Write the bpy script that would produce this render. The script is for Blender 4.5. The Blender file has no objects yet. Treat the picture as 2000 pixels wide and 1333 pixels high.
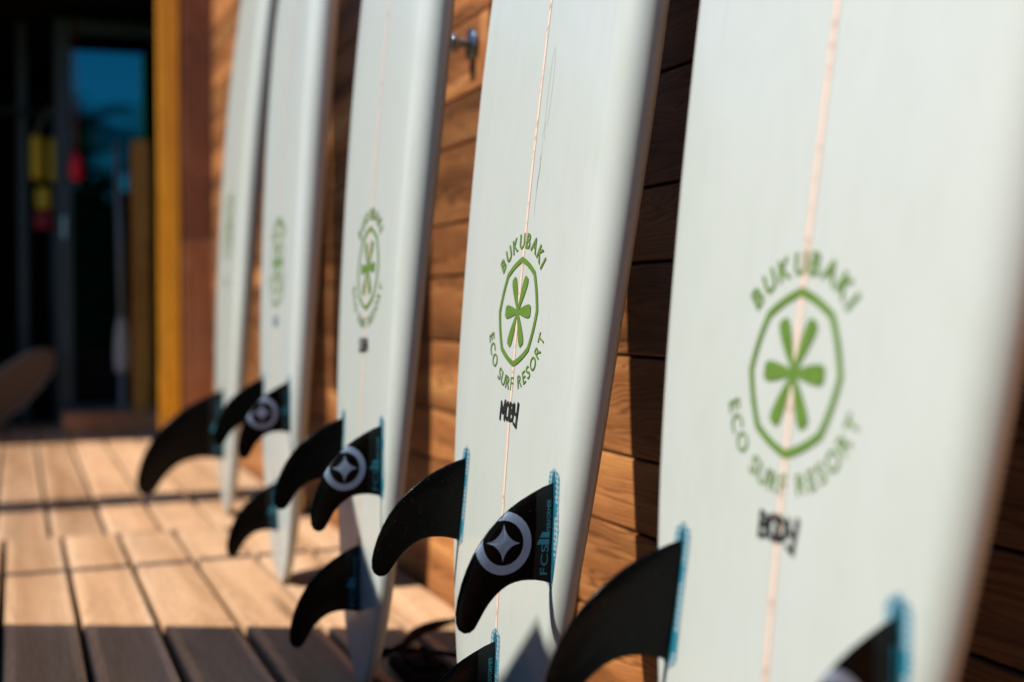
import bpy, bmesh, math, random
from mathutils import Vector, Matrix
random.seed(7)
S = bpy.context.scene
COL = S.collection

# ------------------------------------------------------------------ camera
YAW, PITCH, CAM_H = math.atan(970/2500), math.atan(68/2500), .6445
cam = bpy.data.cameras.new('camera'); cam_o = bpy.data.objects.new('camera', cam); COL.objects.link(cam_o)
Fw = Vector((math.sin(YAW)*math.cos(PITCH), math.cos(YAW)*math.cos(PITCH), -math.sin(PITCH)))
Rt = Vector((math.cos(YAW), -math.sin(YAW), 0)); Up = Rt.cross(Fw)
cam_o.matrix_world = Matrix(((Rt.x, Up.x, -Fw.x, 0), (Rt.y, Up.y, -Fw.y, 0), (Rt.z, Up.z, -Fw.z, CAM_H), (0, 0, 0, 1)))
cam.lens = 45; cam.sensor_width = 36; cam.clip_start = .02; cam.clip_end = 3000
cam.dof.use_dof = True; cam.dof.focus_distance = 1.55; cam.dof.aperture_fstop = 2.15
S.camera = cam_o

# ------------------------------------------------------------------ daylight
SUN_EL, SUN_AZ = math.radians(48), math.radians(3)     # light runs towards +X, a touch towards +Y
to_sun = Vector((-math.cos(SUN_EL)*math.cos(SUN_AZ), -math.cos(SUN_EL)*math.sin(SUN_AZ), math.sin(SUN_EL)))
W = bpy.data.worlds.new('World'); S.world = W; W.use_nodes = True
nt = W.node_tree; bg = nt.nodes['Background']
sky = nt.nodes.new('ShaderNodeTexSky'); sky.sky_type = 'NISHITA'; sky.sun_disc = False
sky.sun_elevation = SUN_EL; sky.sun_rotation = math.atan2(to_sun.x, to_sun.y)
sky.air_density = 1.0; sky.dust_density = .3; sky.ozone_density = 10.0
nt.links.new(sky.outputs[0], bg.inputs[0]); bg.inputs[1].default_value = .11
sun = bpy.data.lights.new('sun', 'SUN'); sun_o = bpy.data.objects.new('sun', sun); COL.objects.link(sun_o)
sun.energy = 4.8; sun.angle = math.radians(.53); sun.color = (1, .95, .87)
sun_o.rotation_euler = to_sun.to_track_quat('Z', 'Y').to_euler()
S.view_settings.view_transform = 'Standard'; S.view_settings.look = 'None'
S.cycles.diffuse_bounces = 1
S.view_settings.exposure = .1; S.view_settings.gamma = 1; S.view_settings.use_curve_mapping = False

# ------------------------------------------------------------------ materials
def mat(name, base=(.5, .5, .5), rough=.5, **kw):
    m = bpy.data.materials.new(name); m.use_nodes = True
    b = m.node_tree.nodes['Principled BSDF']
    b.inputs['Base Color'].default_value = (*base, 1); b.inputs['Roughness'].default_value = rough
    for k, v in kw.items(): b.inputs[k.replace('_', ' ')].default_value = v
    return m
class N:
    """small node-building helper on one material"""
    def __init__(s, m): s.t = m.node_tree; s.b = s.t.nodes['Principled BSDF']
    def node(s, kind, **kw):
        n = s.t.nodes.new('ShaderNode'+kind)
        for k, v in kw.items():
            if hasattr(n, k): setattr(n, k, v)
            else: n.inputs[k].default_value = v
        return n
    def link(s, a, b): s.t.links.new(a, b)
    def coords(s, scale, jitter=0.):
        c = s.node('TexCoord'); src = c.outputs['Object']
        if jitter:
            oi = s.node('ObjectInfo'); k = s.node('VectorMath', operation='SCALE'); k.inputs[0].default_value = (7.3, 31.7, 17.1)
            s.link(oi.outputs['Random'], k.inputs['Scale'])
            a = s.node('VectorMath', operation='ADD'); s.link(src, a.inputs[0]); s.link(k.outputs[0], a.inputs[1]); src = a.outputs[0]
        mp = s.node('Mapping'); mp.inputs['Scale'].default_value = scale; s.link(src, mp.inputs[0]); return mp.outputs[0]
    def ramp(s, fac, stops):
        r = s.node('ValToRGB'); e = r.color_ramp.elements
        while len(e) < len(stops): e.new(.5)
        for el, (p, c) in zip(e, stops): el.position = p; el.color = (*c, 1) if len(c) == 3 else c
        s.link(fac, r.inputs[0]); return r.outputs[0]
    def mix(s, fac, a, b, kind='MIX'):
        m = s.node('MixRGB', blend_type=kind)
        for v, i in ((fac, 0), (a, 1), (b, 2)):
            if isinstance(v, (int, float)): m.inputs[i].default_value = v
            elif isinstance(v, tuple): m.inputs[i].default_value = (*v, 1)
            else: s.link(v, m.inputs[i])
        return m.outputs[0]
    def noise(s, vec, scale, detail=4, rough=.55, dist=0):
        n = s.node('TexNoise'); s.link(vec, n.inputs['Vector'])
        n.inputs['Scale'].default_value = scale; n.inputs['Detail'].default_value = detail
        n.inputs['Roughness'].default_value = rough; n.inputs['Distortion'].default_value = dist; return n.outputs[0]
    def bump(s, h, strength, dist=.001):
        b = s.node('Bump'); b.inputs['Strength'].default_value = strength; b.inputs['Distance'].default_value = dist
        s.link(h, b.inputs['Height']); s.link(b.outputs[0], s.b.inputs['Normal'])
    def rand(s): return s.node('ObjectInfo').outputs['Random']

def wood(name, dark, mid, light, scale, rough=.6, tone=.35, lines=.5, line_scale=9, spec=.4):
    """grain runs along the local axis whose scale is smallest"""
    m = mat(name, mid, rough); n = N(m); n.b.inputs['Specular IOR Level'].default_value = spec
    v = n.coords(scale, 1)
    big = n.noise(v, 1.3, 3, .5, .6)
    w = n.node('TexWave', wave_type='RINGS', rings_direction='SPHERICAL', wave_profile='SIN')
    ad = n.node('VectorMath', operation='ADD'); cb = n.node('CombineXYZ')
    n.link(v, ad.inputs[0]); n.link(big, cb.inputs[0]); n.link(big, cb.inputs[2]); n.link(cb.outputs[0], ad.inputs[1])
    n.link(ad.outputs[0], w.inputs['Vector'])
    w.inputs['Scale'].default_value = line_scale; w.inputs['Distortion'].default_value = 3.5; w.inputs['Detail'].default_value = 3; w.inputs['Detail Scale'].default_value = 1.2
    fine = n.noise(v, 26, 6, .7)
    c = n.ramp(big, [(.28, dark), (.5, mid), (.74, light)])
    c = n.mix(lines, c, n.ramp(w.outputs['Fac'], [(.05, (.45, .40, .36)), (.55, (1, 1, 1))]), 'MULTIPLY')
    c = n.mix(.55, c, n.ramp(fine, [(.30, (.62, .58, .55)), (.62, (1.05, 1.05, 1.05))]), 'MULTIPLY')
    kn = n.node('TexVoronoi', feature='F1'); n.link(v, kn.inputs['Vector']); kn.inputs['Scale'].default_value = .55
    c = n.mix(n.ramp(kn.outputs['Distance'], [(.03, (.75,)*3), (.09, (0, 0, 0))]), c, tuple(x*.25 for x in dark))
    st = n.noise(v, .9, 5, .65, 1.2)
    c = n.mix(min(.9, tone*1.3), c, n.ramp(st, [(.32, (.50, .47, .45)), (.52, (1, 1, 1)), (.70, (1.12, 1.10, 1.06))]), 'MULTIPLY')
    t = n.ramp(n.rand(), [(0, (1-tone,)*3), (1, (1+tone*.5,)*3)])
    c = n.mix(1, c, t, 'MULTIPLY')
    n.link(c, n.b.inputs['Base Color'])
    n.bump(fine, .35, .0012)
    return m

M = {}
M['deck'] = wood('deck_timber', (.60, .335, .165), (.80, .49, .275), (.90, .60, .37), (8, .7, 8), .62, .22, .25, 5, .3)
M['wall'] = wood('cedar_cladding', (.17, .060, .018), (.50, .19, .058), (.82, .38, .13), (5, .8, 8), .5, .50, .85, 5.5, .4)
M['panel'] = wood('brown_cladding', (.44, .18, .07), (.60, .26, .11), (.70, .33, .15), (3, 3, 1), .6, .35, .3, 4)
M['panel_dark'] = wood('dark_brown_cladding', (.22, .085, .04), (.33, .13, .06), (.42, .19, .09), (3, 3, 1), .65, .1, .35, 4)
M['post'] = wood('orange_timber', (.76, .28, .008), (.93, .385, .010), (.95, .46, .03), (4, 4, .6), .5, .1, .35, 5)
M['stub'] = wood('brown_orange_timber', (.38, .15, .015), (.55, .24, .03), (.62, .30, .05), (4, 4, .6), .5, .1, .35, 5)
M['fence'] = wood('fence_timber', (.06, .055, .05), (.10, .09, .08), (.14, .13, .12), (6, 6, .7), .7, .3, .4, 6)
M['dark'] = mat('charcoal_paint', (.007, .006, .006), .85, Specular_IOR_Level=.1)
M['soil'] = mat('dark_underside', (.03, .022, .018), .9)
M['steel'] = mat('teal_painted_metal', (.022, .055, .062), .5)
M['chrome'] = mat('polished_chrome', (.36, .42, .44), .08, Metallic=1.0)
M['cord'] = mat('black_rubber_cord', (.005, .005, .006), .8, Specular_IOR_Level=.1)
M['yellow'] = mat('yellow_nylon', (.62, .45, .015), .6)
M['red'] = mat('red_nylon', (.75, .01, .04), .55)
M['maroon'] = mat('maroon_nylon', (.25, .01, .02), .6)
M['tanboard'] = mat('tan_resin', (.15, .080, .032), .5)
M['offwhite'] = mat('off_white_plastic', (.48, .46, .40), .5)
M['grey'] = mat('grey_tube', (.25, .26, .26), .4)
M['pane'] = mat('tinted_door_glass', (.012, .17, .21), .015, Metallic=1.0)

def board_mat(name, tint, seed):
    m = mat(name, tint, .30); n = N(m)
    n.b.inputs['Coat Weight'].default_value = .35; n.b.inputs['Coat Roughness'].default_value = .12
    v = n.coords((1, 1, .45)); off = n.node('VectorMath', operation='ADD'); off.inputs[1].default_value = (seed*3.1, seed, seed*1.7)
    n.link(v, off.inputs[0]); v = off.outputs[0]
    a = n.noise(v, 5, 5, .6); b = n.noise(v, 42, 4, .6)
    c = n.ramp(a, [(.30, tuple(x*f for x, f in zip(tint, (.935, .95, .92)))), (.55, tint), (.75, tuple(min(1, x*1.03) for x in tint))])
    c = n.mix(.35, c, n.ramp(b, [(.34, (.94, .94, .92)), (.55, (1, 1, 1))]), 'MULTIPLY')
    sp = n.node('TexVoronoi', feature='F1'); n.link(v, sp.inputs['Vector']); sp.inputs['Scale'].default_value = 17
    c = n.mix(n.ramp(sp.outputs['Distance'], [(.02, (.28,)*3), (.055, (0, 0, 0))]), c, (.52, .44, .30))
    # hairline scratches
    v2 = n.coords((90, 90, 4)); s2 = n.noise(v2, 1.5, 2, .5)
    c = n.mix(n.ramp(s2, [(.68, (0, 0, 0)), (.76, (.30,)*3)]), c, (.50, .52, .50))
    n.link(c, n.b.inputs['Base Color'])
    n.link(n.ramp(a, [(.3, (.42,)*3), (.7, (.26,)*3)]), n.b.inputs['Roughness'])
    n.bump(a, .08, .002)
    return m
M['stringer_wood'] = mat('stringer_wood', (.80, .64, .48), .4)
M['stringer_glue'] = mat('stringer_glue', (.78, .49, .37), .4)
n = N(M['stringer_wood']); v = n.coords((1, 1, 1))
n.link(n.mix(n.ramp(n.noise(v, 60, 3), [(.55, (0, 0, 0)), (.66, (.8,)*3)]), (.86, .74, .62), (.46, .28, .18)), n.b.inputs['Base Color'])
def print_mat(name, col):
    m = mat(name, col, .38); n = N(m)
    v = n.coords((1, 1, 1)); n.link(n.mix(n.ramp(n.noise(v, 55, 4, .7), [(.40, (.22,)*3), (.58, (0, 0, 0))]), col, tuple(min(1, c*1.5+.03) for c in col)), n.b.inputs['Base Color'])
    return m
M['green'] = print_mat('green_print', (.135, .25, .042))
M['black_ink'] = print_mat('black_print', (.022, .024, .024))
M['slate_ink'] = print_mat('slate_print', (.20, .28, .32))
M['pencil'] = mat('pencil_line', (.46, .53, .53), .5)
M['fin'] = mat('black_fin', (.002, .0026, .0026), .25); M['fin'].node_tree.nodes['Principled BSDF'].inputs['Specular IOR Level'].default_value = .13
n = N(M['fin']); v = n.coords((1, 1, 1)); dust = n.noise(v, 230, 2, .5)
n.link(n.mix(n.ramp(dust, [(.66, (0, 0, 0)), (.78, (.55,)*3)]), (.002, .0026, .0026), (.06, .055, .045)), n.b.inputs['Base Color'])
M['fin'].node_tree.nodes['Principled BSDF'].inputs['Coat Weight'].default_value = .05; M['fin'].node_tree.nodes['Principled BSDF'].inputs['Coat Roughness'].default_value = .08
M['fin_base'] = mat('charcoal_fin_base', (.009, .013, .013), .5, Specular_IOR_Level=.25)
M['silver'] = mat('silver_print', (.46, .62, .84), .35)
M['teal'] = mat('teal_print', (.06, .42, .52), .45)
M['cover'] = mat('teal_screw_cover', (.02, .22, .32), .35)
M['slot'] = mat('teal_plug', (.01, .13, .19), .3)
m = mat('honeycomb_patch', (.3, .5, .6), .3); M['honey'] = m; n = N(m); v = n.coords((1, 0, 1))
vo = n.node('TexVoronoi', feature='DISTANCE_TO_EDGE', Randomness=.25); n.link(v, vo.inputs['Vector']); vo.inputs['Scale'].default_value = 170
n.link(n.ramp(vo.outputs['Distance'], [(.12, (.32, .48, .54)), (.32, (.02, .17, .26))]), n.b.inputs['Base Color'])
m = mat('dark_lawn', (.05, .07, .03), .95); M['sand'] = m; n = N(m); v = n.coords((1, 1, 1))
n.link(n.ramp(n.noise(v, .4, 8, .7), [(.3, (.03, .042, .018)), (.7, (.07, .085, .035))]), n.b.inputs['Base Color'])
m = mat('leaf', (.05, .09, .02), .85, Specular_IOR_Level=.1); M['leaf'] = m; n = N(m); v = n.coords((1, 1, 1))
n.link(n.ramp(n.noise(v, 2.5, 3), [(.3, (.012, .026, .008)), (.7, (.035, .06, .018))]), n.b.inputs['Base Color'])
M['bark'] = mat('palm_bark', (.16, .12, .08), .9)

# ------------------------------------------------------------------ helpers
def obj(name, verts, faces, material=None, parent=None, smooth=False, mats=None, fmat=None):
    me = bpy.data.meshes.new(name); me.from_pydata([tuple(v) for v in verts], [], faces)
    for x in (mats or [material]): me.materials.append(x)
    if fmat:
        for p, i in zip(me.polygons, fmat): p.material_index = i
    if smooth:
        for p in me.polygons: p.use_smooth = True
    me.update()
    return link(name, me, parent)
def link(name, me, parent=None):
    o = bpy.data.objects.new(name, me); COL.objects.link(o)
    if parent: o.parent = parent
    return o
def bm_obj(name, bm, material, parent=None, smooth=False):
    bmesh.ops.recalc_face_normals(bm, faces=bm.faces)
    me = bpy.data.meshes.new(name); bm.to_mesh(me); bm.free(); me.materials.append(material)
    if smooth:
        for p in me.polygons: p.use_smooth = True
    return link(name, me, parent)
def box_bm(x0, x1, y0, y1, z0, z1, bev=0, bm=None, seg=2):
    b = bm or bmesh.new()
    r = bmesh.ops.create_cube(b, size=1, matrix=Matrix.Translation(((x0+x1)/2, (y0+y1)/2, (z0+z1)/2)) @ Matrix.Diagonal((x1-x0, y1-y0, z1-z0, 1)))
    if bev:
        es = list({e for v in r['verts'] for e in v.link_edges})
        bmesh.ops.bevel(b, geom=es, offset=bev, segments=seg, affect='EDGES', profile=.5)
    return b
def box(name, x0, x1, y0, y1, z0, z1, material, parent=None, bev=0):
    """a block whose origin is its own centre"""
    c = Vector(((x0+x1)/2, (y0+y1)/2, (z0+z1)/2))
    o = bm_obj(name, box_bm(x0-c.x, x1-c.x, y0-c.y, y1-c.y, z0-c.z, z1-c.z, bev), material, parent)
    o.location = c; return o
def empty(name, loc=(0, 0, 0)):
    o = bpy.data.objects.new(name, None); COL.objects.link(o); o.location = loc; return o
def tag(o, label=None, cat=None, group=None, kind=None):
    for k, v in (('label', label), ('category', cat), ('group', group), ('kind', kind)):
        if v: o[k] = v
    return o
def tube_data(pts, rad, seg=8, closed=False):
    vs, fs = [], []; k = len(pts); pts = [Vector(p) for p in pts]; nrm = None
    for i, p in enumerate(pts):
        a = pts[i-1] if (i or closed) else pts[0]; b = pts[(i+1) % k] if (i < k-1 or closed) else pts[-1]
        t = (b-a).normalized()
        if nrm is None: nrm = t.orthogonal().normalized()
        nrm = (nrm - t*nrm.dot(t)).normalized(); bi = t.cross(nrm)
        r = rad(i/(k-1)) if callable(rad) else rad
        for j in range(seg):
            q = 2*math.pi*j/seg; vs.append(p+nrm*(r*math.cos(q))+bi*(r*math.sin(q)))
    for i in range(k if closed else k-1):
        for j in range(seg):
            i2 = (i+1) % k; j2 = (j+1) % seg
            fs.append((i*seg+j, i*seg+j2, i2*seg+j2, i2*seg+j))
    if not closed: fs += [tuple(range(seg))[::-1], tuple((k-1)*seg+j for j in range(seg))]
    return vs, fs
def tube(name, pts, rad, material, parent=None, seg=8, closed=False):
    vs, fs = tube_data(pts, rad, seg, closed); return obj(name, vs, fs, material, parent, True)
def lathe(name, prof, material, parent=None, seg=28):
    """profile (radius, along -X)"""
    vs, fs = [], []
    for r, x in prof:
        for j in range(seg):
            a = 2*math.pi*j/seg; vs.append((-x, r*math.cos(a), r*math.sin(a)))
    for i in range(len(prof)-1):
        for j in range(seg): fs.append((i*seg+j, i*seg+(j+1) % seg, (i+1)*seg+(j+1) % seg, (i+1)*seg+j))
    fs.append(tuple((len(prof)-1)*seg+j for j in range(seg)))
    return obj(name, vs, fs, material, parent, True)
def interp(tab, x):
    """smooth (monotone cubic-ish) interpolation"""
    if x <= tab[0][0]: return tab[0][1]
    if x >= tab[-1][0]: return tab[-1][1]
    for i in range(len(tab)-1):
        x0, y0 = tab[i]; x1, y1 = tab[i+1]
        if x <= x1:
            def sl(k):
                if k <= 0 or k >= len(tab)-1: k2 = max(0, min(k, len(tab)-2)); return (tab[k2+1][1]-tab[k2][1])/(tab[k2+1][0]-tab[k2][0])
                a = (tab[k][1]-tab[k-1][1])/(tab[k][0]-tab[k-1][0]); b = (tab[k+1][1]-tab[k][1])/(tab[k+1][0]-tab[k][0])
                return 0 if a*b <= 0 else 2*a*b/(a+b)
            h = x1-x0; t = (x-x0)/h; m0, m1 = sl(i)*h, sl(i+1)*h
            return (2*t**3-3*t*t+1)*y0+(t**3-2*t*t+t)*m0+(-2*t**3+3*t*t)*y1+(t**3-t*t)*m1

# ------------------------------------------------------------------ ground and deck
g = obj('ground', [(-400, -400, -.35), (400, -400, -.35), (400, 400, -.35), (-400, 400, -.35)], [(0, 1, 2, 3)], M['sand']); tag(g, kind='structure')
deck = tag(empty('deck'), kind='structure')
box('joist_frame', -1.86, .86, -2.45, 9.3, -.30, -.10, M['soil'], deck)
PW, PITCHX = .1368, .152
def plank_mesh(length):
    hw = PW/2; pr = [(-hw, -.028), (-hw, -.005), (-hw+.0012, -.002), (-hw+.0045, 0)]
    x = -.048; pr.append((x, 0))
    while x < .0475: pr += [(x+.0009, -.0018), (x+.0024, -.0018), (x+.0033, 0), (x+.0043, 0)]; x += .0043
    pr += [(hw-.0045, 0), (hw-.0012, -.002), (hw, -.005), (hw, -.028)]
    k = len(pr); vs = [(a, 0, b) for a, b in pr]+[(a, length, b) for a, b in pr]
    fs = [(i, i+1, k+i+1, k+i) for i in range(k-1)]+[(k-1, 0, k, 2*k-1), tuple(range(k))[::-1], tuple(range(k, 2*k))]
    me = bpy.data.meshes.new('deck_plank'); me.from_pydata(vs, [], fs); me.materials.append(M['deck']); return me
JY = 3.776
m_near, m_far, m_sh = plank_mesh(6.2), plank_mesh(2.6), plank_mesh(9.3-6.381)
for k in range(-12, 6):
    xc = -.035+PITCHX*(k+.5)
    def put(me, y, dx=0):
        o = link('deck_plank', me, deck); o.location = (xc+dx+random.uniform(-.0015, .0015), y, random.uniform(-.0012, .0012))
    put(m_near, JY-.003-6.2)
    put(m_far, JY+.003, -.030); put(m_sh, 6.381, -.012)

# ------------------------------------------------------------------ clad wall
WX = .88
wall = tag(empty('timber_wall', (WX, 2, 0)), 'wall clad in orange brown horizontal cedar planks behind the leaning surfboards', 'wall')
def wpiece(name, x0, x1, y0, y1, z0, z1, material, bev=0):
    o = box(name, x0, x1, y0, y1, z0, z1, material, None, bev); o.parent = wall; o.location = o.location-wall.location; return o
wpiece('backing', WX+.03, WX+.16, -2.4, 6.18, -.05, 2.74, M['dark'])
lines = [-.034, .149, .298, .412, .568, .710, .822, .985, 1.085, 1.238, 1.38, 1.50, 1.66, 1.80, 1.91, 2.07, 2.21, 2.33, 2.49, 2.60, 2.72]
joints = [[.3, 2.45, 4.5], [-.9, 3.3, 5.2], [1.1, 4.0], [-.2, 3.55, 5.0], [.95, 4.45], [-1, 3.2, 5.4], [1.15, 3.75], [.2, 3.45, 4.9]]
for i in range(len(lines)-1):
    ys = [-2.4]+joints[i % 8]+[6.175]
    for a, b in zip(ys, ys[1:]):
        d = random.uniform(-.0025, .0025)
        wpiece('wall_plank', WX+d, WX+.024+d, a+.0015, b-.0015, lines[i]+.0025, lines[i+1]-.0025, M['wall'], .003)
# end return facing along the wall, in two boards
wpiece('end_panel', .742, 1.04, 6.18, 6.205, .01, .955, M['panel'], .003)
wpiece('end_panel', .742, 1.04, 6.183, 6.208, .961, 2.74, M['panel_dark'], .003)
post = box('timber_post', .638, .738, 6.20, 6.34, 0, 2.16, M['post'], None, .006)
post.rotation_euler = (0, 0, math.radians(-9))
tag(post, 'orange yellow square timber post at the end of the plank wall', 'post')

# ------------------------------------------------------------------ dark shop beyond the wall
shop = tag(empty('shop_front', (-1, 7.3, 0)), 'dark open shop front in deep shade beyond the timber post', 'shop')
def sp(name, *a, **k):
    o = box(name, *a, parent=None, **k); o.parent = shop; o.location = o.location-shop.location; return o
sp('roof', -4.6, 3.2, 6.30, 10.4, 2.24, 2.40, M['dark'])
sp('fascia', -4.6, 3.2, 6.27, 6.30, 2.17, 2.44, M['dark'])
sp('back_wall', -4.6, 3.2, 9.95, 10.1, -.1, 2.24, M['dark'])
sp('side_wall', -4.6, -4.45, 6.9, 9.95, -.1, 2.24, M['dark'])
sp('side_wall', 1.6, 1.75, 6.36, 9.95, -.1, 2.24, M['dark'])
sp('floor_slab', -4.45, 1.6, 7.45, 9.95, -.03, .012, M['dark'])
# sliding glass door, standing a little ajar
door = tag(empty('glass_door', (.235, 7.2, 0)), 'tall glass door with slim teal frame mirroring the blue sky', 'door')
door.rotation_euler = (0, 0, math.radians(-3.0))
for nm, a in (('stile', (-.03, .055, -.03, .03, .03, 2.16)), ('stile', (1.25, 1.32, -.03, .03, .03, 2.16)), ('bottom_rail', (.055, 1.25, -.028, .028, .03, .12)), ('top_rail', (.055, 1.25, -.028, .028, 2.09, 2.16))):
    bm_obj(nm, box_bm(*a, .004), M['steel'], door)
bm_obj('pane', box_bm(.05, 1.255, -.006, .006, .115, 2.095), M['pane'], door)
bm_obj('dark_reflection_sheet', box_bm(.055, 1.25, -.014, -.0065, .121, .42, .002), M['dark'], door)  # dark sheet over the pane, stands in for its dark lower reflection
bm_obj('pull_handle', box_bm(.005, .02, -.07, -.05, 1.0, 1.12, .005, box_bm(.005, .02, -.052, -.0305, 1.03, 1.05, .0)), M['chrome'], door)
fr = box('door_jamb', .02, .07, 7.55, 7.60, 0, 2.2, M['steel']); fr.parent = shop; fr.location = fr.location-shop.location
stp = box('door_step', .22, .90, 6.78, 7.05, 0, .10, M['panel'], None, .008); tag(stp, 'low brown timber step in the shade below the glass door', 'step')
# short orange timber in front of the door
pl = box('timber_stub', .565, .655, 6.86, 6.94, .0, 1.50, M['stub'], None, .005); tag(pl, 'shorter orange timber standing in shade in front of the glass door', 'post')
# paddle leaning beside it
pd = tag(empty('paddle', (.515, 6.93, 0)), 'grey paddle with a pale blade standing blade down before the glass door', 'paddle')
tube('shaft', [(0, 0, .59), (-.004, .03, 1.0), (-.012, .08, 1.50)], .014, M['grey'], pd)
vs, fs = [], []
for i in range(13):
    t = i/12; hw = .030*math.sin(math.pi*min(1, .12+t*.88))**.6*(.55+.45*(1-t)) + .012
    for s in (-1, 1):
        for q in (-1, 1): vs.append((s*hw, q*(.012-.007*abs(t-.1)), .30+.30*t))
for i in range(12):
    a, b = i*4, i*4+4; fs += [(a, a+2, b+2, b), (a+1, b+1, b+3, a+3), (a, b, b+1, a+1), (a+2, a+3, b+3, b+2)]
fs += [(0, 1, 3, 2), (48, 50, 51, 49)]
obj('blade', vs, fs, M['offwhite'], pd, True)
tube('foot', [(0, 0, .0), (0, 0, .31)], .012, M['grey'], pd)

# garment rail with a life vest and a red bag
rail = tag(empty('garment_rail', (-.4, 7.45, 0)), 'dark metal garment rail inside the shop doorway carrying a yellow vest', 'rail')
tube('crossbar', [(-.75, 0, 1.70), (.60, 0, 1.70)], .014, M['steel'], rail)
for x in (-.75, .60): tube('upright', [(x, 0, .02), (x, 0, 1.70)], .014, M['steel'], rail)
vest = tag(empty('life_vest', (.172, 7.43, 1.70)), 'yellow life vest with dark red hem hanging in the dark doorway', 'life vest')
def pad(name, x0, x1, z0, z1, th, material, par):
    return bm_obj(name, box_bm(x0, x1, -th, th, z0, z1, min(.02, th*.8), seg=3), material, par, True)
pad('front_panel', -.085, -.018, -.37, -.13, .035, M['yellow'], vest); pad('front_panel', .005, .075, -.38, -.14, .035, M['yellow'], vest)
pad('buckle_panel', -.06, .02, -.53, -.41, .034, M['yellow'], vest); pad('hem', -.07, .03, -.64, -.54, .03, M['maroon'], vest)
tube('hanger', [(-.06, 0, -.13), (-.03, 0, -.05), (0, 0, -.02), (0, 0, .016), (.012, 0, .016), (.02, 0, 0)], .005, M['grey'], vest)
bag = tag(empty('dry_bag', (.305, 7.12, 1.37)), 'small red dry bag hanging from the top of the glass door frame', 'bag')
vs, fs = [], []
for i, (r, z) in enumerate([(.012, -.085), (.036, -.075), (.045, -.03), (.044, .03), (.034, .065), (.018, .085), (.022, .10)]):
    for j in range(14): a = 2*math.pi*j/14; vs.append((r*.8*math.cos(a), r*.7*math.sin(a), z*.8))
for i in range(6):
    for j in range(14): fs.append((i*14+j, i*14+(j+1) % 14, (i+1)*14+(j+1) % 14, (i+1)*14+j))
fs += [tuple(range(14))[::-1], tuple(84+j for j in range(14))]
obj('pouch', vs, fs, M['red'], bag, True)
tube('strap', [(0, 0, .09), (.0, .0, .5), (.0, .045, .80)], .005, M['maroon'], bag)

# ------------------------------------------------------------------ surfboards
FIN_LE = [(0, 0), (.014, .0058), (.029, .0135), (.043, .0215), (.056, .0305), (.069, .0420), (.081, .0545), (.091, .0675), (.100, .0820), (.107, .0970), (.1128, .1130), (.1168, .1300), (.1185, .1440), (.1175, .1550), (.1140, .1622)]
FIN_TE = [(0, .1145), (.010, .1118), (.020, .1103), (.030, .1101), (.038, .1106), (.047, .1125), (.055, .1155), (.063, .1205), (.070, .1265), (.077, .1340), (.083, .1425), (.089, .1530), (.0945, .1620), (.100, .1660), (.107, .1665)]
def fin_shape(scale=1., single=False):
    le = [(d*scale, s*scale) for d, s in FIN_LE]; te = [(d*scale, s*scale) for d, s in FIN_TE]
    if single:
        f = lambda d, s: (d*1.22, s*1.05)
        le = [f(*p) for p in le]; te = [f(*p) for p in te]
    return le, te
def fin_mesh(le, te, thick):
    """x: thickness, y: depth away from the board, z: towards the nose (leading edge on top)"""
    vs, fs = [], []; nc = 10; k = len(le); rows = []
    for i in range(k):
        (d0, s0), (d1, s1) = le[i], te[i]; f = i/(k-1); T = thick*(1-.72*f)
        row = []
        for side in (1, -1):
            r = []
            for j in range(nc+1):
                if side < 0 and j in (0, nc): r.append(row[0][j]); continue
                c = (1-math.cos(math.pi*j/nc))/2
                h = T*.5*2.6*(math.sqrt(c)*(1-c)) if c < 1 else 0
                h = min(h, T*.5)
                vs.append((side*h, d0+(d1-d0)*c, -(s0+(s1-s0)*c))); r.append(len(vs)-1)
            row.append(r)
        rows.append(row)
    for i in range(k-1):
        for side in (0, 1):
            for j in range(nc):
                q = (rows[i][side][j], rows[i][side][j+1], rows[i+1][side][j+1], rows[i+1][side][j])
                fs.append(q if side == 0 else q[::-1])
    for j in range(1, nc-1): pass
    a = rows[-1]; fs.append(tuple(a[0])+tuple(a[1][nc-1:0:-1]))
    return vs, fs
def fin_half(le, te, thick, d, s):
    """surface height of the fin at (depth, s)"""
    k = len(le); best = None
    for i in range(k-1):
        for q in range(6):
            u = q/6; P0 = [le[i][m]+(le[i+1][m]-le[i][m])*u for m in (0, 1)]; P1 = [te[i][m]+(te[i+1][m]-te[i][m])*u for m in (0, 1)]
            vx, vy = P1[0]-P0[0], P1[1]-P0[1]; L = vx*vx+vy*vy
            c = max(0, min(1, ((d-P0[0])*vx+(s-P0[1])*vy)/L)); dx, dy = P0[0]+vx*c-d, P0[1]+vy*c-s
            e = dx*dx+dy*dy
            if best is None or e < best[0]: best = (e, c, (i+u)/(k-1))
    _, c, f = best; T = thick*(1-.72*f)
    return min(T*.5*2.6*math.sqrt(c)*(1-c), T*.5)
def inside(poly, x, y):
    r = False; j = len(poly)-1
    for i in range(len(poly)):
        (xi, yi), (xj, yj) = poly[i], poly[j]
        if (yi > y) != (yj > y) and x < (xj-xi)*(y-yi)/(yj-yi)+xi: r = not r
        j = i
    return r

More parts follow.
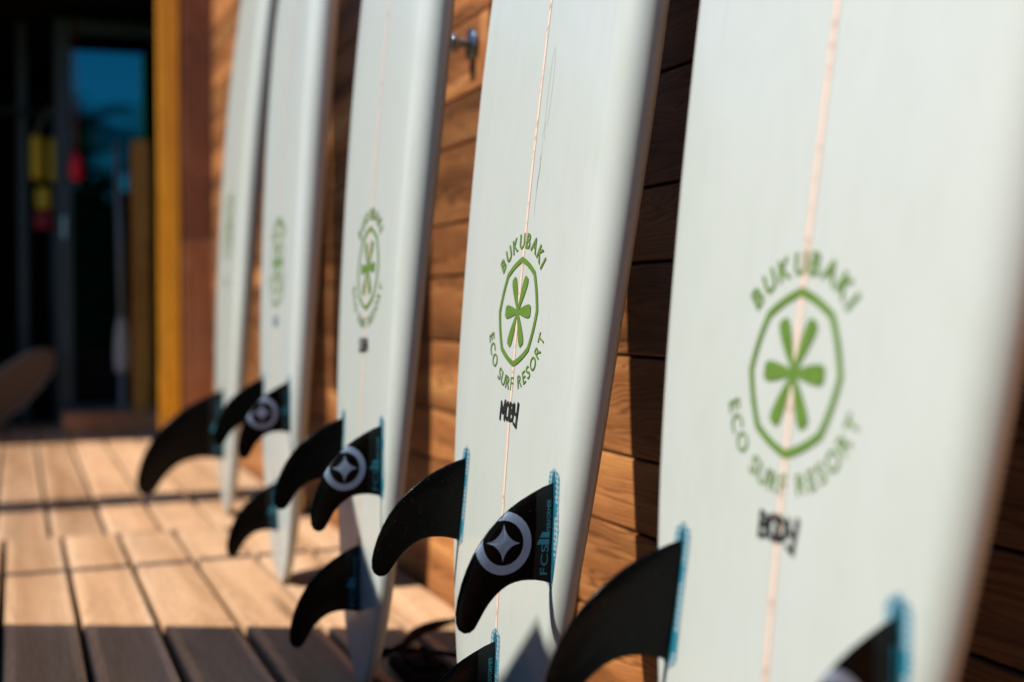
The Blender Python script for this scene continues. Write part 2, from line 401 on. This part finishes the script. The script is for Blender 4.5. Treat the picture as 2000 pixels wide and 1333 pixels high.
_chars = {}
def char_mesh(ch, bold):
    """outline of one letter: vertices, faces, advance; cap height 1"""
    key = (ch, bold)
    if key not in _chars:
        def get(text):
            cu = bpy.data.curves.new('letters', 'FONT'); cu.body = text; cu.size = 1; cu.fill_mode = 'FRONT'; cu.offset = bold; cu.resolution_u = 4
            o = bpy.data.objects.new('letters', cu); COL.objects.link(o)
            dg = bpy.context.evaluated_depsgraph_get(); me = o.evaluated_get(dg).to_mesh()
            v = [tuple(x.co) for x in me.vertices]; f = [tuple(p.vertices) for p in me.polygons]
            o.evaluated_get(dg).to_mesh_clear(); bpy.data.objects.remove(o); bpy.data.curves.remove(cu); return v, f
        v, f = get(ch); cap = .70
        x0 = min(p[0] for p in v); x1 = max(p[0] for p in v)
        _chars[key] = ([((p[0]-x0)/cap, p[1]/cap) for p in v], f, (x1-x0)/cap)
    return _chars[key]
def text_line(text, height, bold=0, space=.18, widen=1.):
    """flat letters centred on the origin"""
    vs, fs, x = [], [], 0
    for ch in text:
        if ch == ' ': x += .45; continue
        v, f, w = char_mesh(ch, bold); b = len(vs)
        vs += [((x+p[0])*height*widen, p[1]*height) for p in v]; fs += [tuple(b+i for i in q) for q in f]; x += w+space
    x = (x-space)*height*widen
    return [(p[0]-x/2, p[1]-height/2) for p in vs], fs
def text_arc(text, radius, height, half_span, bold, bottom=False):
    widths = [.45 if c == ' ' else char_mesh(c, bold)[2] for c in text]
    tot = sum(widths); gap = (2*half_span*radius/height-tot)/(len(text)-1) if len(text) > 1 else 0
    vs, fs, x = [], [], -half_span*radius
    for c, w in zip(text, widths):
        if c != ' ':
            v, f, _ = char_mesh(c, bold); b = len(vs); mid = x+w*height/2; a = mid/radius
            for px, py in v:
                lx, ly = (px-w/2)*height, (py-.5)*height
                if not bottom: # letters stand outwards
                    vs.append((lx*math.cos(a)+(radius+ly)*math.sin(a), -lx*math.sin(a)+(radius+ly)*math.cos(a)))
                else:          # read along the bottom, tops towards the middle
                    vs.append((lx*math.cos(a)+(radius-ly)*math.sin(a), lx*math.sin(a)-(radius-ly)*math.cos(a)))
            fs += [tuple(b+i for i in q) for q in f]
        x += (w+gap)*height
    return vs, fs
# brush lettering: strokes in a unit box per letter
STROKES = {'M': ([[(0, 0), (.06, 1), (.42, .35), (.80, 1.08), (.84, -.02)]], .95), 'O': ([[(.4, 1), (.08, .78), (.06, .25), (.38, 0), (.70, .2), (.72, .75), (.4, 1)]], .78),
 'B': ([[(.05, 0), (.08, 1)], [(.08, 1), (.62, .84), (.55, .58), (.12, .52)], [(.12, .52), (.72, .36), (.62, .06), (.05, 0)]], .78),
 'Y': ([[(.02, .98), (.12, .46), (.60, .38)], [(.76, 1.04), (.58, -.30), (.14, -.12)]], .78), 'D': ([[(.05, 0), (.06, 1)], [(.06, 1), (.66, .74), (.66, .26), (.05, 0)]], .78),
 'L': ([[(.08, 1), (.05, .02), (.6, 0)]], .65), 'U': ([[(.05, 1), (.08, .2), (.35, 0), (.62, .2), (.66, 1)]], .75), 'A': ([[(0, 0), (.34, 1), (.72, 0)], [(.14, .36), (.58, .36)]], .78),
 'I': ([[(.1, 0), (.1, 1)]], .28), 'N': ([[(.03, 0), (.06, 1), (.6, .02), (.64, 1)]], .75), 'E': ([[(.6, 1), (.08, .96), (.05, .02), (.62, 0)], [(.06, .5), (.5, .52)]], .68)}
def brush(text, height, width, th):
    vs, fs, x = [], [], 0; tot = sum(STROKES[c][1] for c in text); kx = width/tot; lay = 0; zs = []
    for c in text:
        st, adv = STROKES[c]
        for line in st:
            P = [((x+a)*kx-width/2, (b-.5)*height) for a, b in line]
            for (ax_, ay), (bx, by) in zip(P, P[1:]):
                dx, dy = bx-ax_, by-ay; L = math.hypot(dx, dy); ux, uy = dx/L, dy/L; b0 = len(vs); lay += 1
                t0, t1 = th*random.uniform(.42, .55), th*random.uniform(.36, .52)
                for q in range(5): a = math.pi*(.5+q/4); vs.append((ax_+t0*(ux*math.cos(a)-uy*math.sin(a)), ay+t0*(uy*math.cos(a)+ux*math.sin(a))))
                for q in range(5): a = math.pi*(-.5+q/4); vs.append((bx+t1*(ux*math.cos(a)-uy*math.sin(a)), by+t1*(uy*math.cos(a)+ux*math.sin(a))))
                zs += [lay*.00003]*10
                fs.append(tuple(range(b0, b0+10)))
        x += adv
    return vs, fs, zs

OUT = [(0, 0), (.004, .026), (.012, .048), (.03, .076), (.06, .106), (.10, .132), (.17, .165), (.25, .190), (.32, .208), (.465, .238), (.635, .261), (.80, .277), (1.0, .287), (1.15, .288), (1.40, .268), (1.60, .225), (1.75, .165), (1.85, .105), (1.90, .055), (1.915, .025), (1.92, 0)]
TRK = .0417
class Board:
    def __init__(s, X0, Y0, a, b, wk, length, thick, tint, seed, nose_to_wall=True):
        ax = Vector((math.sin(a), math.sin(b), math.cos(a))).normalized(); n = Vector((-math.cos(a), 0, math.sin(a))); w = ax.cross(n).normalized()
        if w.y > 0: w = -w
        n = w.cross(ax)
        s.P0, s.ax, s.n, s.w = Vector((X0, Y0, .004)), ax, n, w; s.wk, s.len, s.T0 = wk, length, thick; s.lk = length/1.92; s.kick = 0
        # nose rocker so that the nose just meets the wall
        s.kick = 0; tip = s.P0+ax*length+n*s.rock(length)
        s.kick = max(0, (WX-.008-tip.x)/(-n.x)*-1) if False else max(0, (WX-.010-tip.x)/abs(n.x))
        s.mat = board_mat('white_board_resin', tint, seed)
    def rock(s, z):
        m = .9
        r = TRK*(1-abs((m-z)/m)**2.2) if z < 1.7 else TRK*(1-((1.7-m)/m)**2.2) - (z-1.7)*TRK*2.2/m*((1.7-m)/m)**1.2
        q = max(0, (z-1.3)/(s.len-1.3)); return r-s.kick*q**2.2
    def half(s, z): return max(0, (.892-.017*min(1, max(0, (z-.4)/.4)))*interp(OUT, z/s.lk if z > 1.0 else z*(1-.0*z) if s.lk <= 1.0001 else z/(1+(s.lk-1)*min(1, z)))*s.wk)
    def thick(s, z):
        return s.T0*interp([(0, .30), (.1, .42), (.2, .53), (.36, .66), (.6, .84), (.9, .98), (1.2, 1), (1.6, .85), (s.len, .35)], z)
    def off(s, z): t = min(1, max(0, z/.8)); return -.010-.008*t*t*(3-2*t)
    def rail(s, z):
        W = max(s.half(z), 1e-4); return W, min(.038, .001+.052*z, W*.30), min(.028, W*.9), s.thick(z)
    def bottom(s, z, w, lift=0):
        """local point on the bottom skin: x = -w, y = outwards, z = along"""
        W, a, _, T = s.rail(z); q = min(.999, max(0, (abs(w-s.off(z))-(W-a))/a))
        return Vector((-w, s.rock(z)-.0022*min(1, abs(w-s.off(z))/W)**2-T*.56*(1-math.sqrt(1-q*q))+lift, z))
    def place(s, o):
        X = -s.w; o.matrix_world = Matrix(((X.x, s.n.x, s.ax.x, s.P0.x), (X.y, s.n.y, s.ax.y, s.P0.y), (X.z, s.n.z, s.ax.z, s.P0.z), (0, 0, 0, 1)))
    def body(s, root):
        zs = [0, .001, .004, .009, .018, .03, .045, .06, .08]+[.10+.035*i for i in range(int((s.len-.2)/.035))]
        zs = [z for z in zs if z < s.len-.1]+[s.len-.09, s.len-.07, s.len-.05, s.len-.03, s.len-.017, s.len-.008, s.len-.003, s.len-.0005]
        vs, fs = [], []
        for z in zs:
            W, a, a2, T = s.rail(z); T *= min(1, (W/.05)**.5*.9+.08); hb, ht = T*.56, T*.44; sec = []
            for q in range(10): t = (q+.5)/10*math.pi/2; sec.append((W-a+a*math.cos(t), -hb+hb*math.sin(t)))           # near rail, underside
            for q in range(1, 8): sec.append(((W-a)*(1-q/4), 0))
            for q in range(10): t = (q+.5)/10*math.pi/2; sec.append((-(W-a)-a*math.sin(t), -hb+hb*math.cos(t)))
            for q in range(8): t = (q+.5)/8*math.pi/2; sec.append((-(W-a2)-a2*math.cos(t), -hb-ht*math.sin(t)))
            for q in range(8): t = (q+.5)/8*math.pi/2; sec.append(((W-a2)+a2*math.sin(t), -hb-ht*math.cos(t)))
            K = len(sec)
            for x, y in sec: vs.append((-(x+s.off(z)*min(1, W/.05)), s.rock(z)+y-.0022*min(1, abs(x)/W)**2, z))
        for i in range(len(zs)-1):
            for j in range(K): fs.append((i*K+j, i*K+(j+1) % K, (i+1)*K+(j+1) % K, (i+1)*K+j))
        fs += [tuple(range(K))[::-1], tuple((len(zs)-1)*K+j for j in range(K))]
        return obj('board_body', vs, fs, s.mat, root, True)
    def stringer(s, root):
        vs, fs, fm = [], [], []; zs = [.012+i*(s.len-.03)/110 for i in range(111)]; ws = (-.0042, -.0026, .0026, .0042)
        for z in zs: vs += [s.bottom(z, w, .00035) for w in ws]
        for i in range(110):
            for j in range(3): a = i*4+j; fs.append((a, a+1, a+5, a+4)); fm.append(0 if j == 1 else 1)
        return obj('stringer', vs, fs, None, root, True, [M['stringer_wood'], M['stringer_glue']], fm)
    def flat(s, name, pts, fs, zc, material, root, lift=.0009, zs=None):
        vs = [s.bottom(zc+y, x, lift+(zs[i] if zs else 0)) for i, (x, y) in enumerate(pts)]
        return obj(name, vs, fs, material, root)
    def logo(s, root, zc, H, name, ink, dn, th=.0045, nw=.060, nh=.0215):
        # octagon ring and six petals
        P, Fc = [], []; n8 = 8
        per = []
        for k in range(n8):
            a0, a1 = math.pi/2+k*math.pi/4, math.pi/2+(k+1)*math.pi/4
            for q in range(7):
                t = q/7; x = math.cos(a0)*(1-t)+math.cos(a1)*t; y = math.sin(a0)*(1-t)+math.sin(a1)*t
                bul = 1+.035*math.sin(math.pi*t); per.append((x*bul*.955, y*bul))
        for x, y in per: P += [(x*H, y*H), (x*H*.895, y*H*.895)]
        k = len(per); Fc += [(2*i, 2*i+1, (2*i+3) % (2*k), (2*i+2) % (2*k)) for i in range(k)]
        for a, Lp, wd in ((0, .63, .125), (180, .63, .125), (62, .70, .115), (118, .70, .115), (242, .70, .115), (298, .70, .115)):
            c, d = math.cos(math.radians(a)), math.sin(math.radians(a)); b = len(P)
            prof = [(.0, .028), (.12, .045), (.35, .078), (.6, .108), (.82, .122), (.93, .112), (1.0, .07)]
            for t, hw in prof:
                hw *= wd/.122
                for sg in (1, -1): P.append(((t*Lp*c-sg*hw*d)*H*.97, (t*Lp*d+sg*hw*c)*H))
            for i in range(len(prof)-1): Fc.append((b+2*i, b+2*i+1, b+2*i+3, b+2*i+2))
        s.flat('emblem', P, Fc, zc, M['green'], root)
        v, f = text_arc('BUKUBAKI', 1.29*H, .27*H, math.radians(51), .024, False)
        s.flat('lettering', v, f, zc, M['green'], root)
        v, f = text_arc('ECO SURF RESORT', 1.30*H, .24*H, math.radians(72), .006, True)
        s.flat('lettering', v, f, zc, M['green'], root)
        if name:
            v, f, z = brush(name, nh, nw, th); s.flat('name_lettering', v, f, zc-dn, ink, root, .0010, z)
    def plug(s, root, zt, w, toe, length=.137):
        """honeycomb patch with a dark slot, under the fin root; zt = top end"""
        def at(p):
            z = zt+p[1]; W, a, _, T = s.rail(z); lim = W-a+.30*a
            return (max(s.off(z)-lim, min(s.off(z)+lim, w+p[0]-toe*p[1])), z)
        def pad(name, hw, L0, L1, lift, material, par, rows=22, cols=6):
            vs, fs = [], []
            for i in range(rows+1):
                t = i/rows; e = min(1, math.sqrt(max(0, 1-(1-min(1, t*9))**2))+.02, math.sqrt(max(0, 1-(1-min(1, (1-t)*9))**2))+.02); y = L0+(L1-L0)*t
                for j in range(cols+1): p = at((hw*e*(2*j/cols-1), y)); vs.append(s.bottom(p[1], p[0], lift))
            for i in range(rows):
                for j in range(cols): a = i*(cols+1)+j; fs.append((a, a+1, a+cols+2, a+cols+1))
            return obj(name, vs, fs, material, par)
        o1 = pad('fin_plug', .0150, 0, -length, .0005, M['honey'], root)
        pad('slot', .0055, -.004, -length+.004, .0009, M['slot'], o1, 18, 2)
        pad('screw_cover', .0125, -length*.72, -length*.90, .0007, M['cover'], o1, 6, 4)
        pad('screw_cover', .0105, -length*.26, -length*.42, .0007, M['cover'], o1, 6, 4)
    def fin(s, root, zLE, w, toe, cant, side, scale=1., single=False, ring=False, text=False, thick=.0068):
        le, te = fin_shape(scale, single); base = te[0][1]
        A = s.bottom(zLE, w); B = s.bottom(zLE-base, w+toe*base)
        down = (B-A).normalized(); c = math.radians(cant)*side
        dep = Vector((-math.sin(c), math.cos(c), 0)); dep = (dep-down*dep.dot(down)).normalized(); xx = dep.cross(-down)  # local x
        vs, fs = fin_mesh(le, te, thick)
        # sink the root a little so that it meets the skin
        vs = [(x, y-(.0015 if y < .002 else 0), z) for x, y, z in vs]
        f = obj('fin', vs, fs, M['fin'], root, True)
        f.matrix_local = Matrix(((xx.x, dep.x, -down.x, A.x), (xx.y, dep.y, -down.y, A.y), (xx.z, dep.z, -down.z, A.z), (0, 0, 0, 1)))
        near = -1 if xx.x > 0 else 1      # which local x faces the near side (board local -x = near)
        poly = le+te[::-1]
        def on(d, z, lift=.0003): return (near*(fin_half(le, te, thick, d, z)+lift), d, -z)
        if text or ring:
            # charcoal band along the root
            vs, fs = [], []; kz = 14
            for i in range(kz+1):
                for j in range(6):
                    d = .0008+.0225*scale*j/5; z0 = max(interp(le, d), 0)+.0012; z1 = interp(te, d)-.0012; vs.append(on(d, z0+(z1-z0)*i/kz, .00018))
            for i in range(kz):
                for j in range(5): a = i*6+j; fs.append((a, a+1, a+7, a+6))
            obj('root_band', vs, fs, M['fin_base'], f)
            vs, fs = [], []
            def add(v, q, d0, z0):
                b = len(vs); vs.extend(on(d0+y, z0-x, .00045) for x, y in v); fs.extend(tuple(b+i for i in k) for k in q)
            add(*text_line('FCS', .0092*scale, .004, .14, 1.62), .0108*scale, .0875*scale)
            add(*text_line('PERFORMER', .0050*scale, .0, .14, .93), .0072*scale, .0375*scale)
            for z0, d1 in ((.0705, .0215), (.0625, .0180)):
                z0 *= scale; b = len(vs); hgt = .0062*scale; d1 *= scale
                for t in range(4):
                    d = .0055*scale+(d1-.0055*scale)*t/3; vs += [on(d, z0, .00045), on(d, z0-hgt, .00045)] if t < 3 else [on(d, z0, .00045), on(d-.003*scale, z0-hgt, .00045)]
                fs += [(b+2*t, b+2*t+1, b+2*t+3, b+2*t+2) for t in range(3)]
            obj('lettering', vs, fs, M['teal'], f)
        if ring:
            cx, cz, ro, ri, rs = .0635*scale, .0685*scale, .0352*scale, .0250*scale, .0212*scale
            vs, fs = [], []; n = 96; ok = []
            for i in range(n):
                a = 2*math.pi*i/n; r = ro
                while r > ri and not inside(poly, cx+(r+.0006)*math.cos(a), cz+(r+.0006)*math.sin(a)): r -= .0004
                ok.append(r > ri+.0002); r = max(r, ri)
                for t in range(5): rr = ri+(r-ri)*t/4; d, z = cx+rr*math.cos(a), cz+rr*math.sin(a); vs.append(on(d, z, .0004))
            for i in range(n):
                k = (i+1) % n
                if ok[i] and ok[k]:
                    for t in range(4): fs.append((i*5+t, i*5+t+1, k*5+t+1, k*5+t))
            b = len(vs); m = 48; vs.append(on(cx, cz, .0004))
            for i in range(m):  # four-pointed star with hollow sides
                a = 2*math.pi*i/m; q = (a % (math.pi/2))/(math.pi/2); u = abs(q-.5)*2
                x_, y_ = abs(math.cos(a)), abs(math.sin(a)); p = .62; r = rs/((x_**p+y_**p)**(1/p))
                vs.append(on(cx+r*math.cos(a), cz+r*math.sin(a), .0004))
            fs += [(b, b+1+i, b+1+(i+1) % m) for i in range(m)]
            obj('ring_emblem', vs, fs, M['silver'], f)
        return f

def thruster(spec, label):
    X0, Y0, a, b, wk, L, T, tint, seed, zl, H, name, ink, zs, wf, zc = spec
    bd = Board(X0, Y0, a, b, wk, L, T, tint, seed)
    root = tag(empty('surfboard'), label, 'surfboard', 'surfboards leaning on the plank wall'); bd.place(root)
    bd.body(root); bd.stringer(root)
    k = .90 if name == 'BODY' else 1
    bd.logo(root, zl, H, name, ink, .1294*H/.0715, nw=.060*k, nh=.0215*k)
    for side in (1, -1):
        bd.plug(root, zs+.016, side*wf, side*.07); bd.fin(root, zs, side*wf, side*.07, 6.0, side, ring=side > 0, text=side > 0)
    bd.plug(root, zc+.016, 0, 0); bd.fin(root, zc, 0, 0, 0, 1, text=True)
    return bd, root
WHITE = (.64, .685, .64)
# X0, Y0, lean, tilt, width, length, thickness, tint, seed, logo z, half height, name, ink, side fin z, side fin w, rear fin z
S2 = (.5682, 2.9582, .0577, .0252, 1.00, 2.20, .060, WHITE, 2, .741, .0750, 'LULU', M['slate_ink'], .4697, .153, .2318)
S3 = (.5382, 2.1006, .0897, .0327, .90, 2.05, .058, WHITE, 3, .705, .0721, 'LUBA', M['black_ink'], .4451, .125, .2361)
S4 = (.5454, 1.4818, .1270, .0165, 1.00, 1.92, .058, WHITE, 4, .634, .0693, 'MOBY', M['black_ink'], .4374, .150, .223)
S5 = (.5379, .8800, .1426, -.0033, 1.00, 1.92, .058, WHITE, 5, .5875, .0694, 'BODY', M['black_ink'], .427, .153, .2303)
b5, r5 = thruster(S5, 'white surfboard lettered BODY in black, standing nearest the viewer with its tail cut off below')
b4, r4 = thruster(S4, 'white surfboard lettered MOBY in black beneath its green resort emblem')
b3, r3 = thruster(S3, 'narrow white surfboard with tiny dark lettering, standing just beyond the MOBY board')
b2, r2 = thruster(S2, 'white surfboard with faint slate lettering, between the single-fin board and the narrow board')
# faint pencil signature beside the stringer of the MOBY board
def pencil(pts, wd=.0006):
    vs, fs = [], []
    for i, (w, z) in enumerate(pts): vs += [b4.bottom(z, w-wd/2, .0006), b4.bottom(z, w+wd/2, .0006)]
    return vs, [(2*i, 2*i+1, 2*i+3, 2*i+2) for i in range(len(pts)-1)]
loop = [(.030+.008*math.cos(t)+.004*math.sin(t*.5), .905+.058*math.sin(t)) for t in [x*.2 for x in range(-4, 26)]]
tail_ = [(.026, .87), (.024, .85), (.027, .845), (.023, .82), (.026, .83), (.025, .80), (.027, .82), (.022, .785), (.024, .81), (.022, .755)]
v1, f1 = pencil(loop); v2, f2 = pencil(tail_); b = len(v1)
obj('pencil_signature', v1+v2, f1+[tuple(b+i for i in q) for q in f2], M['pencil'], r4)

# the far board: a single-fin longboard
b1 = Board(.600, 4.00, .066, .0, .98, 2.70, .060, (.61, .635, .56), 1)
r1 = tag(empty('surfboard'), 'farthest white surfboard by the timber post, with one big black fin near the deck', 'surfboard', 'surfboards leaning on the plank wall'); b1.place(r1)
b1.body(r1); b1.stringer(r1); b1.logo(r1, .885, .072, 'LAB', M['slate_ink'], .170, nw=.03, nh=.02)
b1.plug(r1, .400, 0, 0, .24); b1.fin(r1, .382, 0, 0, 0, 1, scale=1.80, single=True, text=True, thick=.010)

# small tan skimboard leaning at the foot of the glass door
lb = Board(0, 0, 0, 0, 1.1, 1.92, .07, (.2, .12, .06), 9); lb.kick = .03
lroot = tag(empty('skimboard'), 'small tan skimboard leaning at the foot of the glass door in the shade', 'skimboard')
lb.mat = M['tanboard']; lb.body(lroot)
tube('lit_rim', [(-sg*lb.half(z)+.015, lb.rock(z)-.03, z) for sg, z in [(1, .05+.062*i) for i in range(30)]], .012, M['offwhite'], lroot)  # cream tubes along both edges stand in for light on the rim
tube('lit_rim', [(lb.half(z)+.015, lb.rock(z)-.03, z) for z in [.05+.062*i for i in range(30)]], .012, M['offwhite'], lroot)
lroot.matrix_world = Matrix.Translation((-.345, 7.08, -.075)) @ Matrix.Rotation(math.radians(48), 4, 'Y') @ Matrix.Rotation(math.radians(180), 4, 'Z') @ Matrix.Scale(.375, 4)

# ------------------------------------------------------------------ chrome hook on the wall
hk = tag(empty('wall_hook', (WX-.003, 2.486, 1.180)), 'round chrome wall hook on the cedar planks above the narrow board', 'hook')
lathe('base_plate', [(.0005, 0), (.034, 0), (.0345, .003), (.032, .006), (.022, .009), (.014, .012)], M['chrome'], hk)
lathe('stem', [(.012, .010), (.010, .02), (.010, .034)], M['chrome'], hk)
lathe('knob', [(.010, .028), (.0185, .031), (.0205, .036), (.0205, .044), (.018, .050), (.010, .053)], M['chrome'], hk)

# ------------------------------------------------------------------ leash coiled on the deck behind the MOBY board
ls = tag(empty('surf_leash', (.69, 2.02, 0)), 'coiled black surf leash lying on the deck behind the MOBY board', 'leash')
def spline(P, n=14):
    r = []
    for i in range(len(P)-1):
        p0, p1, p2, p3 = [Vector(P[max(0, min(len(P)-1, k))]) for k in (i-1, i, i+1, i+2)]
        for q in range(n): t = q/n; r.append(.5*((2*p1)+(p2-p0)*t+(2*p0-5*p1+4*p2-p3)*t*t+(3*p1-p0-3*p2+p3)*t**3))
    return r+[Vector(P[-1])]
O = Vector((.69, 2.02, 0))
way = [(.66, 2.14, .045), (.70, 2.06, .012), (.75, 2.10, .006), (.77, 2.25, .006), (.84, 2.46, .012), (.86, 2.52, .008), (.87, 2.45, .007), (.777, 2.425, .012), (.72, 2.385, .010), (.69, 2.335, .008), (.655, 2.25, .006), (.64, 2.16, .006), (.66, 2.05, .006), (.74, 2.06, .006), (.80, 2.22, .006),
       (.86, 2.40, .008), (.83, 2.41, .020), (.735, 2.35, .018), (.675, 2.29, .014), (.62, 2.26, .006), (.57, 2.25, .005), (.60, 2.30, .005), (.70, 2.22, .013), (.76, 2.14, .013), (.79, 2.05, .006), (.74, 1.98, .005), (.67, 2.02, .014), (.655, 2.10, .045)]
tube('cord', spline([Vector(p)-O for p in way]), .0052, M['cord'], ls, 8)
b = box_bm(-.08, .0, .0, .17, .001, .026, .011, seg=3); box_bm(-.065, -.01, .04, .13, .0265, .036, .004, b)
bm_obj('ankle_cuff', b, M['cord'], ls, True)

# ------------------------------------------------------------------ unseen things added beside the deck to cast shade into view
fence = tag(empty('shadow_fence', (-.82, 2.045, 0)), 'unseen row of upright boards added to shade the deck, tops cut to the shadow outline', 'fence')
prof = [(.10, 1.66), (.25, 1.67), (.40, 1.66), (.55, 1.68), (.70, 1.67), (.85, 1.69), (1.0, 1.70), (1.15, 1.72), (1.244, 1.802), (1.33, 1.715), (1.45, 1.62), (1.6, 1.58), (1.75, 1.60), (1.852, 1.665), (1.96, 1.735), (2.046, 1.82), (2.16, 1.83), (2.275, 1.80), (2.40, 1.53), (2.554, 1.197), (2.682, .886), (2.80, .60), (3.0, .15)]  # top edge shaped so that its shadow gets the wanted outline
for (y, z), (y1, z1) in zip(prof, prof[1:]):
    vs = []; y1 -= .0006
    for x in (-.012, .012): vs += [(x, y-2, .0), (x, y1-2.0, .0), (x, y1-2.0, z1), (x, y-2, z)]
    obj('shade_board', vs, [(0, 1, 2, 3), (7, 6, 5, 4), (0, 4, 5, 1), (1, 5, 6, 2), (2, 6, 7, 3), (3, 7, 4, 0)], M['fence'], fence)
for z in (.12,): bm_obj('shade_board_rail', box_bm(-.05, -.0125, -1.9, .92, z, z+.07, .003), M['fence'], fence)
tp = box('shade_post', -1.62, -1.39, 4.20, 4.44, -.02, 2.9, M['fence'], None, .006); tag(tp, 'unseen square timber post added to throw a shadow band across the deck', 'post')  # added out of view for the shadow band on the deck
flag = tag(empty('shade_flag', (-1.5, 3.205, 0)), 'unseen teal feather flag on a slim pole, added to shade the wall and deck', 'flag')  # made up: pole shades the deck, cloth shades the wall
tube('shaft', [(0, 0, .02), (0, 0, 3.0), (0, .01, 4.6), (0, .10, 5.3), (0, .24, 5.5)], .022, M['grey'], flag, 12)
obj('foot', *tube_data([(0, 0, 0), (0, 0, .03)], .16, 24), M['grey'], flag)
vs, fs = [], []
for i in range(25):
    t = i/24; z = 3.04+2.42*t; y0 = .024+(.10 if t > .9 else 0)*(t-.9)/.1; y1 = .43 if t < .75 else .43-.20*((t-.75)/.25)**2
    for x in (0, .003):
        for q in range(5): vs.append((x+.02*math.sin(q*1.6+t*5)*(q/4), y0+(y1-y0)*q/4, z))
for i in range(24):
    for l in (0, 5):
        for q in range(4): a = i*10+l+q; fs.append((a, a+1, a+11, a+10))
obj('cloth', vs, fs, mat('teal_cloth', (.03, .22, .28), .8), flag, True)

# ------------------------------------------------------------------ greenery behind the viewer, seen mirrored in the glass door
def palm(x, y, h, seed, label):
    rnd = random.Random(seed); r = tag(empty('palm_tree', (x, y, -.35)), label, 'palm tree', 'palm trees behind the viewer')
    tube('trunk', [(0, 0, 0), (.10, .05, h*.35), (.12, .12, h*.7), (.05, .16, h)], lambda t: .16-.06*t, M['bark'], r, 10)
    for k in range(24):
        a = 2*math.pi*k/24+rnd.uniform(-.2, .2); el = rnd.uniform(-.1, 1.1); L = rnd.uniform(1.3, 1.8); vs, fs = [], []
        p = Vector((.05, .16, h)); d = Vector((math.cos(a)*math.cos(el), math.sin(a)*math.cos(el), math.sin(el)))
        for i in range(16):
            side = d.cross(Vector((0, 0, 1))).normalized(); l = .42*math.sin(math.pi*(.08+.9*i/16))+.05
            for sg in (1, -1):
                b0 = len(vs); q = p+side*sg*l+d*.22-Vector((0, 0, .10)); vs += [p-d*.02, p+d*.03, q]; fs.append((b0, b0+1, b0+2))
            b0 = len(vs); vs += [p-side*.012, p+side*.012, p+d*L/16+side*.012, p+d*L/16-side*.012]; fs.append((b0, b0+1, b0+2, b0+3))
            p = p+d*L/16; d = (d+Vector((0, 0, -.11))).normalized()
        obj('frond', vs, fs, M['leaf'], r)
palm(-.75, -11, 4.3, 1, 'taller palm tree standing on the lawn beyond the hedge')
palm(.35, -12.5, 3.9, 2, 'shorter palm tree standing on the lawn beyond the hedge')
def leaves(n_, x0, x1, y0, y1, h, sz, seed):
    rnd = random.Random(seed); vs, fs = [], []
    for i in range(n_):
        p = Vector((rnd.uniform(x0, x1), rnd.uniform(y0, y1), 0)); p.z = (h+.35*math.sin(p.x*1.9)+.2*math.sin(p.x*4.3+1))*rnd.random()**.7
        u = Vector((rnd.gauss(0, 1), rnd.gauss(0, 1), rnd.gauss(0, 1))).normalized(); w = u.orthogonal().normalized(); s = sz*rnd.uniform(.6, 1.3)
        b = len(vs); vs += [p-u*s, p+w*s*.4, p+u*s, p-w*s*.4]; fs.append((b, b+1, b+2, b+3))
    return vs, fs
hd = tag(empty('hedge', (-2, -3.3, -.35)), 'long dark green hedge behind the viewer at the end of the deck', 'hedge')
obj('foliage', *leaves(9000, -7, 6, -.5, .5, 3.0, .14, 4), M['leaf'], hd)
bm_obj('dense_heart', box_bm(-6.8, 5.8, -.3, .3, 0, 2.35), M['leaf'], hd)
